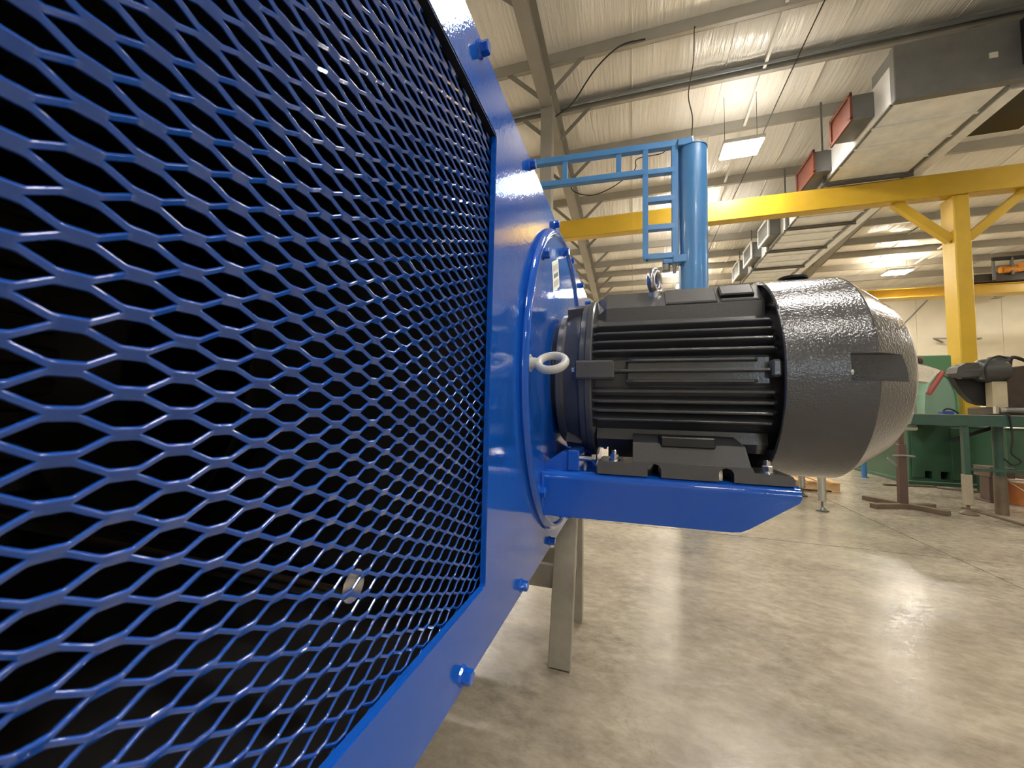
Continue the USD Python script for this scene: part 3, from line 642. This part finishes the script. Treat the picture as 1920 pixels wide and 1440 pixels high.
def cover():
    prof = [(.1995, .1615), (.1995, .1655), (.2010, .1668), (.3030, .1668), (.3060, .1662), (.3640, .1250), (.3710, .1165), (.3745, .1050), (.3755, .0950), (.3755, 0), (.2300, 0), (.2300, .1615)]
    g = man(lathe(prof, O, (1, 0, 0), 128, True)); assert g.volume() > 0, g.status()
    for k in range(4):
        a = math.radians(90 * k); er = np.array([0, -math.cos(a), math.sin(a)]); et = np.array([0, math.sin(a), math.cos(a)])
        C = [np.array(O) + np.array([x, 0, 0]) + er * r + et * t for x in (.2735, .42) for r, t in ((.1330, -.0165), (.1400, .0195), (.20, -.0195), (.20, .0195))]
        g = g - man(trimesh.convex.convex_hull(np.array(C)))
    return g
part(mo, 'fan_cover', cover(), 'motor', smooth=22, label='smooth round fan cover with four notches')
for k in range(4):
    a = 90 * k
    p = P3(.2735, .1575, a - 2)
    part(mo, 'cover_screw', hexbolt(p, (1, 0, 0), .0042, .006), 'chrome')
part(mo, 'cover_plug', lathe([(0, 0), (0, .0212), (.0012, .0222), (.0042, .0222), (.0054, .0210), (.0054, 0)], (.2560, MY - .030, MZ + .1625), (0, -.03, 1), 40), 'black_plastic', smooth=30)

# ---------------------------------------------------------------- sawhorse
sh = thing('sawhorse', (-.55, 1.74, FZ), 'weathered grey timber sawhorse carrying the blue housing', 'sawhorse')
part(sh, 'top_beam', bx(-1.05, -.18, 1.695, 1.785, Z0 - .145, Z0 - .002, .004), 'horse')
for xa, xb in ((-.318, -.230), (-1.03, -.942)):
    for yb in (1.56, 1.925):
        yt = 1.695 - .022 if yb < 1.7 else 1.785 + .022
        part(sh, 'leg', bar(((xa + xb) / 2, yb, FZ), ((xa + xb) / 2 + .01, yt, Z0 - .02), xb - xa, .042, (0, 1, 0), .003), 'horse')
part(sh, 'side_brace', bx(-1.0, -.25, 1.618, 1.655, -.735, -.645, .003), 'horse')
part(sh, 'side_brace', bx(-1.0, -.25, 1.83, 1.867, -.735, -.645, .003), 'horse')
sh2 = thing('sawhorse', (-.55, -.25, FZ), 'weathered grey timber sawhorse under the near end of the blue housing, out of view', 'sawhorse')
part(sh2, 'top_beam', bx(-1.05, -.25, -.345, -.255, Z0 - .145, Z0 - .002, .004), 'horse')
for xa in (-.40, -1.0):
    for yb, yt in ((-.50, -.367), (-.10, -.233)): part(sh2, 'leg', bar((xa, yb, FZ), (xa, yt, Z0 - .02), .088, .042, (0, 1, 0), .003), 'horse')

# ================================================================ workshop at the right
# tube-legged steel table behind the motor
tb = thing('work_table', (1.55, 5.4, FZ), 'steel table on bright tube legs hidden behind the motor', 'table')
part(tb, 'table_top', bx(1.06, 2.10, 4.8, 6.0, -.165, -.13, .004), 'stainless')
for x, y in ((1.885, 4.92), (1.985, 5.72), (1.13, 4.92), (1.13, 5.72)):
    part(tb, 'leg', cyl((x, y, FZ + .105), (x, y, -.165), .036, 20), 'stainless', smooth=35)
    part(tb, 'levelling_foot', [cyl((x, y, FZ + .02), (x, y, FZ + .11), .010, 10), lathe([(0, 0), (0, .055), (.012, .058), (.02, .035), (.045, .015), (.045, 0)], (x, y, FZ), (0, 0, 1), 20)], 'galv_dark', smooth=30)
# pallet
pa = thing('pallet', (2.2, 6.7, FZ), 'pale timber pallet on the floor under the motor fan cover', 'pallet')
for y in (6.16, 6.7, 7.24): part(pa, 'bearer', bx(1.55, 2.56, y, y + .09, FZ + .018, FZ + .11, .003), 'wood')
for k in range(8): part(pa, 'top_board', bx(1.55 + .13 * k, 1.55 + .13 * k + .10, 6.14, 7.36, FZ + .11, FZ + .13, .002), 'wood')
for k in range(3): part(pa, 'bottom_board', bx(1.55 + .455 * k, 1.65 + .455 * k, 6.14, 7.36, FZ, FZ + .018, .002), 'wood')

# green machine
gm = thing('green_machine', (4.4, 8.1, FZ), 'big green workshop machine with fork pockets in its base', 'machine')
bs = man(bx(3.97, 4.86, 7.45, 9.1, FZ, -.10, .01))
for x0, x1 in ((4.155, 4.240), (4.340, 4.445)): bs = bs - man(bx(x0, x1, 7.3, 8.6, FZ + .09, FZ + .205))
part(gm, 'base', bs, 'green_dark')
part(gm, 'cabinet', bx(3.70, 4.635, 7.62, 8.8, -.10, .965, .012), 'green')
part(gm, 'wheel_cover', extrude(Polygon([(3.985, -.10), (3.99, .14), (4.005, .33), (4.06, .50), (4.13, .60), (4.20, .625), (4.265, .57), (4.315, .45), (4.345, .30), (4.35, -.10)]), 'XZ', 7.1, 7.62), 'green_pale')
part(gm, 'cover_rim', tube(curve([(4.20, 7.09, .625), (4.265, 7.09, .57), (4.315, 7.09, .45), (4.345, 7.09, .30), (4.35, 7.09, -.1)]), .014, 8), 'green')
part(gm, 'skid', bx(3.93, 4.90, 7.40, 9.15, FZ, FZ + .055, .006), 'green_dark')
part(gm, 'door_panel', bx(4.0, 4.14, 7.435, 7.45, FZ + .10, -.14, .004), 'green_dark')
part(gm, 'door_panel', bx(4.47, 4.83, 7.435, 7.45, FZ + .10, -.14, .004), 'green_dark')

# saw bench
sb_ = thing('saw_bench', (3.7, 5.65, FZ), 'long blue-green steel saw bench on adjustable legs', 'bench')
part(sb_, 'front_rail', extrude([(2.868, -.078), (4.75, -.078), (4.75, .034), (2.900, .034)], 'XZ', 5.33, 5.375), 'bench_green')
part(sb_, 'back_rail', bx(2.9, 4.75, 5.96, 6.0, -.078, .034, .004), 'bench_green')
part(sb_, 'bench_top', bx(2.9, 4.75, 5.335, 6.0, .034, .042, .002), 'stainless')
for x, y, f in ((3.335, 5.365, 1), (3.69, 5.50, 0), (4.55, 5.365, 1), (4.55, 5.95, 1)):
    if f:
        part(sb_, 'leg', bx(x - .025, x + .025, y - .025, y + .025, -.60, -.078, .004), 'bench_green')
        part(sb_, 'leg_sleeve', bx(x - .031, x + .031, y - .031, y + .031, -.90, -.585, .005), 'sleeve')
        part(sb_, 'levelling_foot', [cyl((x, y, FZ + .02), (x, y, -.895), .014, 12), lathe([(0, 0), (0, .075), (.012, .075), (.05, .02), (.05, 0)], (x, y, FZ), (0, 0, 1), 20)], 'mill_steel', smooth=30)
    else:
        part(sb_, 'leg', cyl((x, y, -.62), (x, y, -.078), .043, 20), 'bench_green', smooth=35)
        part(sb_, 'leg_sleeve', cyl((x, y, FZ), (x, y, -.60), .05, 20), 'mill_steel', smooth=35)
part(sb_, 'cross_brace', bx(3.335, 4.55, 5.352, 5.378, -.545, -.515, .003), 'bench_green')
part(sb_, 'diagonal_brace', bar((3.36, 5.6, -.25), (3.75, 5.6, -.078), .03, .03), 'saw_black')

# cold saw on the bench
cs = thing('cut_off_saw', (3.75, 5.65, .042), 'dark cast cut-off saw with black blade guard on the green bench', 'saw')
part(cs, 'motor_body', lathe([(0, 0), (0, .06), (.02, .095), (.06, .125), (.16, .132), (.24, .122), (.27, .09), (.285, .05), (.285, 0)], (3.60, 5.62, .525), (1, .05, .06), 32), 'saw_grey', smooth=35)
part(cs, 'motor_neck', cyl((3.47, 5.62, .52), (3.62, 5.62, .53), .082, 24), 'saw_grey', smooth=35)
part(cs, 'gear_case', trimesh.convex.convex_hull(np.array([(x, y, z) for y in (5.54, 5.70) for x, z in ((3.405, .50), (3.42, .565), (3.49, .612), (3.60, .612), (3.60, .47), (3.47, .455))])), 'saw_grey')
part(cs, 'junction_box', bx(3.75, 3.87, 5.55, 5.68, .62, .685, .012), 'saw_grey')
part(cs, 'blade_guard', extrude([(3.455, .48), (3.60, .47), (3.76, .42), (3.765, .145), (3.70, .150), (3.615, .185), (3.55, .27), (3.50, .36)], 'XZ', 5.68, 5.76), 'saw_black')
part(cs, 'arm_column', bx(3.715, 3.84, 5.56, 5.67, .042, .41, .012), 'cream')
part(cs, 'head_casting', trimesh.convex.convex_hull(np.array([(x, y, z) for y in (5.62, 5.86) for x, z in ((3.85, .12), (3.87, .45), (3.92, .56), (4.12, .60), (4.18, .50), (4.18, .12))])), 'saw_brown')
part(cs, 'base_casting', bx(3.70, 4.25, 5.50, 5.90, .042, .13, .012), 'saw_brown')
part(cs, 'vice_pipe', cyl((3.735, 5.47, .098), (4.35, 5.47, .098), .026, 20), 'galv_dark', smooth=35)
part(cs, 'vice_screw', [cyl((3.69, 5.47, .098), (3.735, 5.47, .098), .030, 16), bx(3.655, 3.68, 5.45, 5.49, .042, .14, .003)], 'stainless')
part(cs, 'feed_handle', tube(curve([(3.885, 5.60, .50), (3.895, 5.60, .64), (3.925, 5.59, .672), (4.02, 5.57, .62), (4.15, 5.56, .56)]), .018, 10), 'saw_black', smooth=40)
part(cs, 'hose', tube(curve([(3.615, 5.48, .43), (3.60, 5.47, .54), (3.635, 5.47, .63), (3.71, 5.47, .672), (3.79, 5.49, .655)]), .010, 8), 'black_rubber', smooth=40)
solo('power_cord', tube(curve([(3.60, 5.45, .0505), (3.63, 5.37, .0505), (3.655, 5.335, .051), (3.668, 5.319, .035), (3.672, 5.317, -.02), (3.68, 5.317, -.2), (3.66, 5.31, -.34), (3.72, 5.30, -.42), (3.66, 5.30, -.46), (3.60, 5.31, -.40)]), .008, 8), 'black_rubber', (3.66, 5.4, -.2), 'thin black cord hanging over the front of the green saw bench', 'cord', smooth=40)
cl = thing('bar_clamp', (3.28, 5.5, .042), 'small dark blue clamp lying at the left end of the green bench', 'clamp')
part(cl, 'clamp_body', bx(3.20, 3.30, 5.42, 5.50, .042, .075, .006), 'pvc_blue')
part(cl, 'clamp_handle', tube(curve([(3.22, 5.46, .07), (3.25, 5.46, .098), (3.30, 5.46, .095), (3.36, 5.47, .055)]), .009, 8), 'black_rubber', smooth=40)
ag = thing('parts_bag', (3.16, 5.7, .042), 'cloudy plastic bag tied to a rod above the green bench', 'bag')
pts = [(x, y, z) for x, z in ((3.02, .42), (3.02, .62), (3.10, .615), (3.24, .565), (3.275, .53), (3.23, .46), (3.17, .40)) for y in (5.56, 5.68)]
t_ = trimesh.convex.convex_hull(np.array(pts)); t_ = t_.subdivide().subdivide(); n3 = np.sin(t_.vertices * [60, 45, 52]).sum(1); t_.vertices += t_.vertex_normals * (n3[:, None] * .005)
part(ag, 'bag', t_, 'bag', smooth=50)
part(ag, 'rod', cyl((3.07, 5.62, .042), (3.07, 5.62, .72), .012, 12), 'galv_dark')
part(ag, 'coil_spring', [torus((3.07 + .02 * k, 5.62, .655), (1, 0, .15), .045, .009, 20, 8) for k in range(4)], 'brown_steel')
part(ag, 'grip', cyl((3.155, 5.55, .262), (3.305, 5.57, .52), .026, 18, c=.004), 'red_handle', smooth=35, label='brick red tubular grip')
# roller stand with crossed feet
rs = thing('roller_stand', (2.84, 5.45, FZ), 'brown steel roller stand with crossed feet under the bench end', 'stand')
part(rs, 'foot', bar((2.49, 5.29, FZ + .026), (3.16, 5.57, FZ + .026), .075, .052, (0, 0, 1), .003), 'mill_steel')
part(rs, 'foot', bar((2.64, 5.79, FZ + .026), (3.08, 5.20, FZ + .026), .075, .050, (0, 0, 1), .003), 'mill_steel')
part(rs, 'post', bx(2.802, 2.872, 5.415, 5.485, FZ + .05, -.30, .004), 'brown_steel')
part(rs, 'inner_post', bx(2.815, 2.859, 5.428, 5.472, -.30, -.10, .003), 'brown_steel')
part(rs, 'lock_lever', tube([(2.74, 5.41, -.43), (2.84, 5.40, -.42), (2.93, 5.40, -.43)], .012, 8), 'galv_dark')
part(rs, 'stay', bar((2.72, 5.46, -.46), (2.82, 5.45, -.56), .02, .02), 'galv_dark')
part(rs, 'roller', cyl((2.60, 5.45, -.115), (2.98, 5.45, -.115), .03, 18), 'stainless', smooth=35)
# pedestal, bucket, cabinet, bars
pe = thing('pedestal', (4.15, 6.3, FZ), 'dark brown steel pedestal between the bench legs', 'pedestal')
part(pe, 'top_plate', bx(4.075, 4.30, 6.2, 6.45, -.70, -.575, .006), 'brown_steel')
part(pe, 'column', bx(4.085, 4.19, 6.24, 6.38, FZ + .02, -.70, .004), 'brown_steel')
part(pe, 'base', bx(4.06, 4.24, 6.2, 6.42, FZ, FZ + .02, .003), 'brown_steel')
bk = thing('bucket', (4.42, 6.3, FZ), 'orange plastic bucket with pale rim at the right edge', 'bucket')
part(bk, 'bucket', lathe([(0, 0), (0, .115), (.27, .15), (.27, .142), (.02, .108), (.02, 0)], (4.42, 6.3, FZ), (0, 0, 1), 28), 'orange_plastic', smooth=35)
part(bk, 'rim', torus((4.42, 6.3, FZ + .268), (0, 0, 1), .149, .012, 28, 8), 'lamp_body', smooth=40)
part(bk, 'handle', tube(curve([(4.28, 6.27, FZ + .26), (4.33, 6.14, FZ + .17), (4.45, 6.11, FZ + .08), (4.56, 6.25, FZ + .25)]), .006, 6), 'lamp_body')
cb = thing('tool_cabinet', (4.95, 6.75, FZ), 'dark green tool cabinet behind the bench at the right edge', 'cabinet')
part(cb, 'carcass', bx(4.52, 5.5, 6.6, 7.2, -.66, -.12, .01), 'green_dark')
part(cb, 'cabinet_top', bx(4.50, 5.52, 6.58, 7.22, -.12, -.10, .004), 'stainless')
for x in (4.58, 5.42):
    for y in (6.66, 7.12): part(cb, 'leg', bx(x - .03, x + .03, y - .03, y + .03, FZ, -.66), 'green_dark')
part(cb, 'plinth_bar', bx(4.52, 5.5, 6.60, 6.64, -.78, -.66, .004), 'mill_steel')
solo('steel_bar', bar((3.48, 7.10, FZ + .012), (4.14, 7.22, FZ + .012), .04, .024, (0, 0, 1), .002), 'mill_steel', (3.8, 7.16, FZ), 'short dark steel bar on the floor before the fork pockets', 'bar')
solo('steel_bar', bar((4.10, 7.12, FZ + .010), (5.1, 6.72, FZ + .010), .05, .02, (0, 0, 1), .002), 'mill_steel', (4.6, 6.92, FZ), 'dark steel bar on the floor behind the front bench leg', 'bar')
solo('steel_bar', bar((3.50, 5.70, FZ + .010), (3.53, 4.5, FZ + .010), .035, .02, (0, 0, 1), .002), 'mill_steel', (3.52, 5.1, FZ), 'long thin steel bar on the floor running out past the bench legs', 'bar')
pb = thing('pipe_post', (4.15, 8.7, FZ), 'short bright blue post left of the green machine', 'post')
part(pb, 'post', cyl((3.60, 7.86, FZ + .01), (3.60, 7.86, -.55), .035, 16), 'jib_blue', smooth=35)
part(pb, 'base_plate', bx(3.555, 3.645, 7.815, 7.905, FZ, FZ + .012), 'jib_blue')
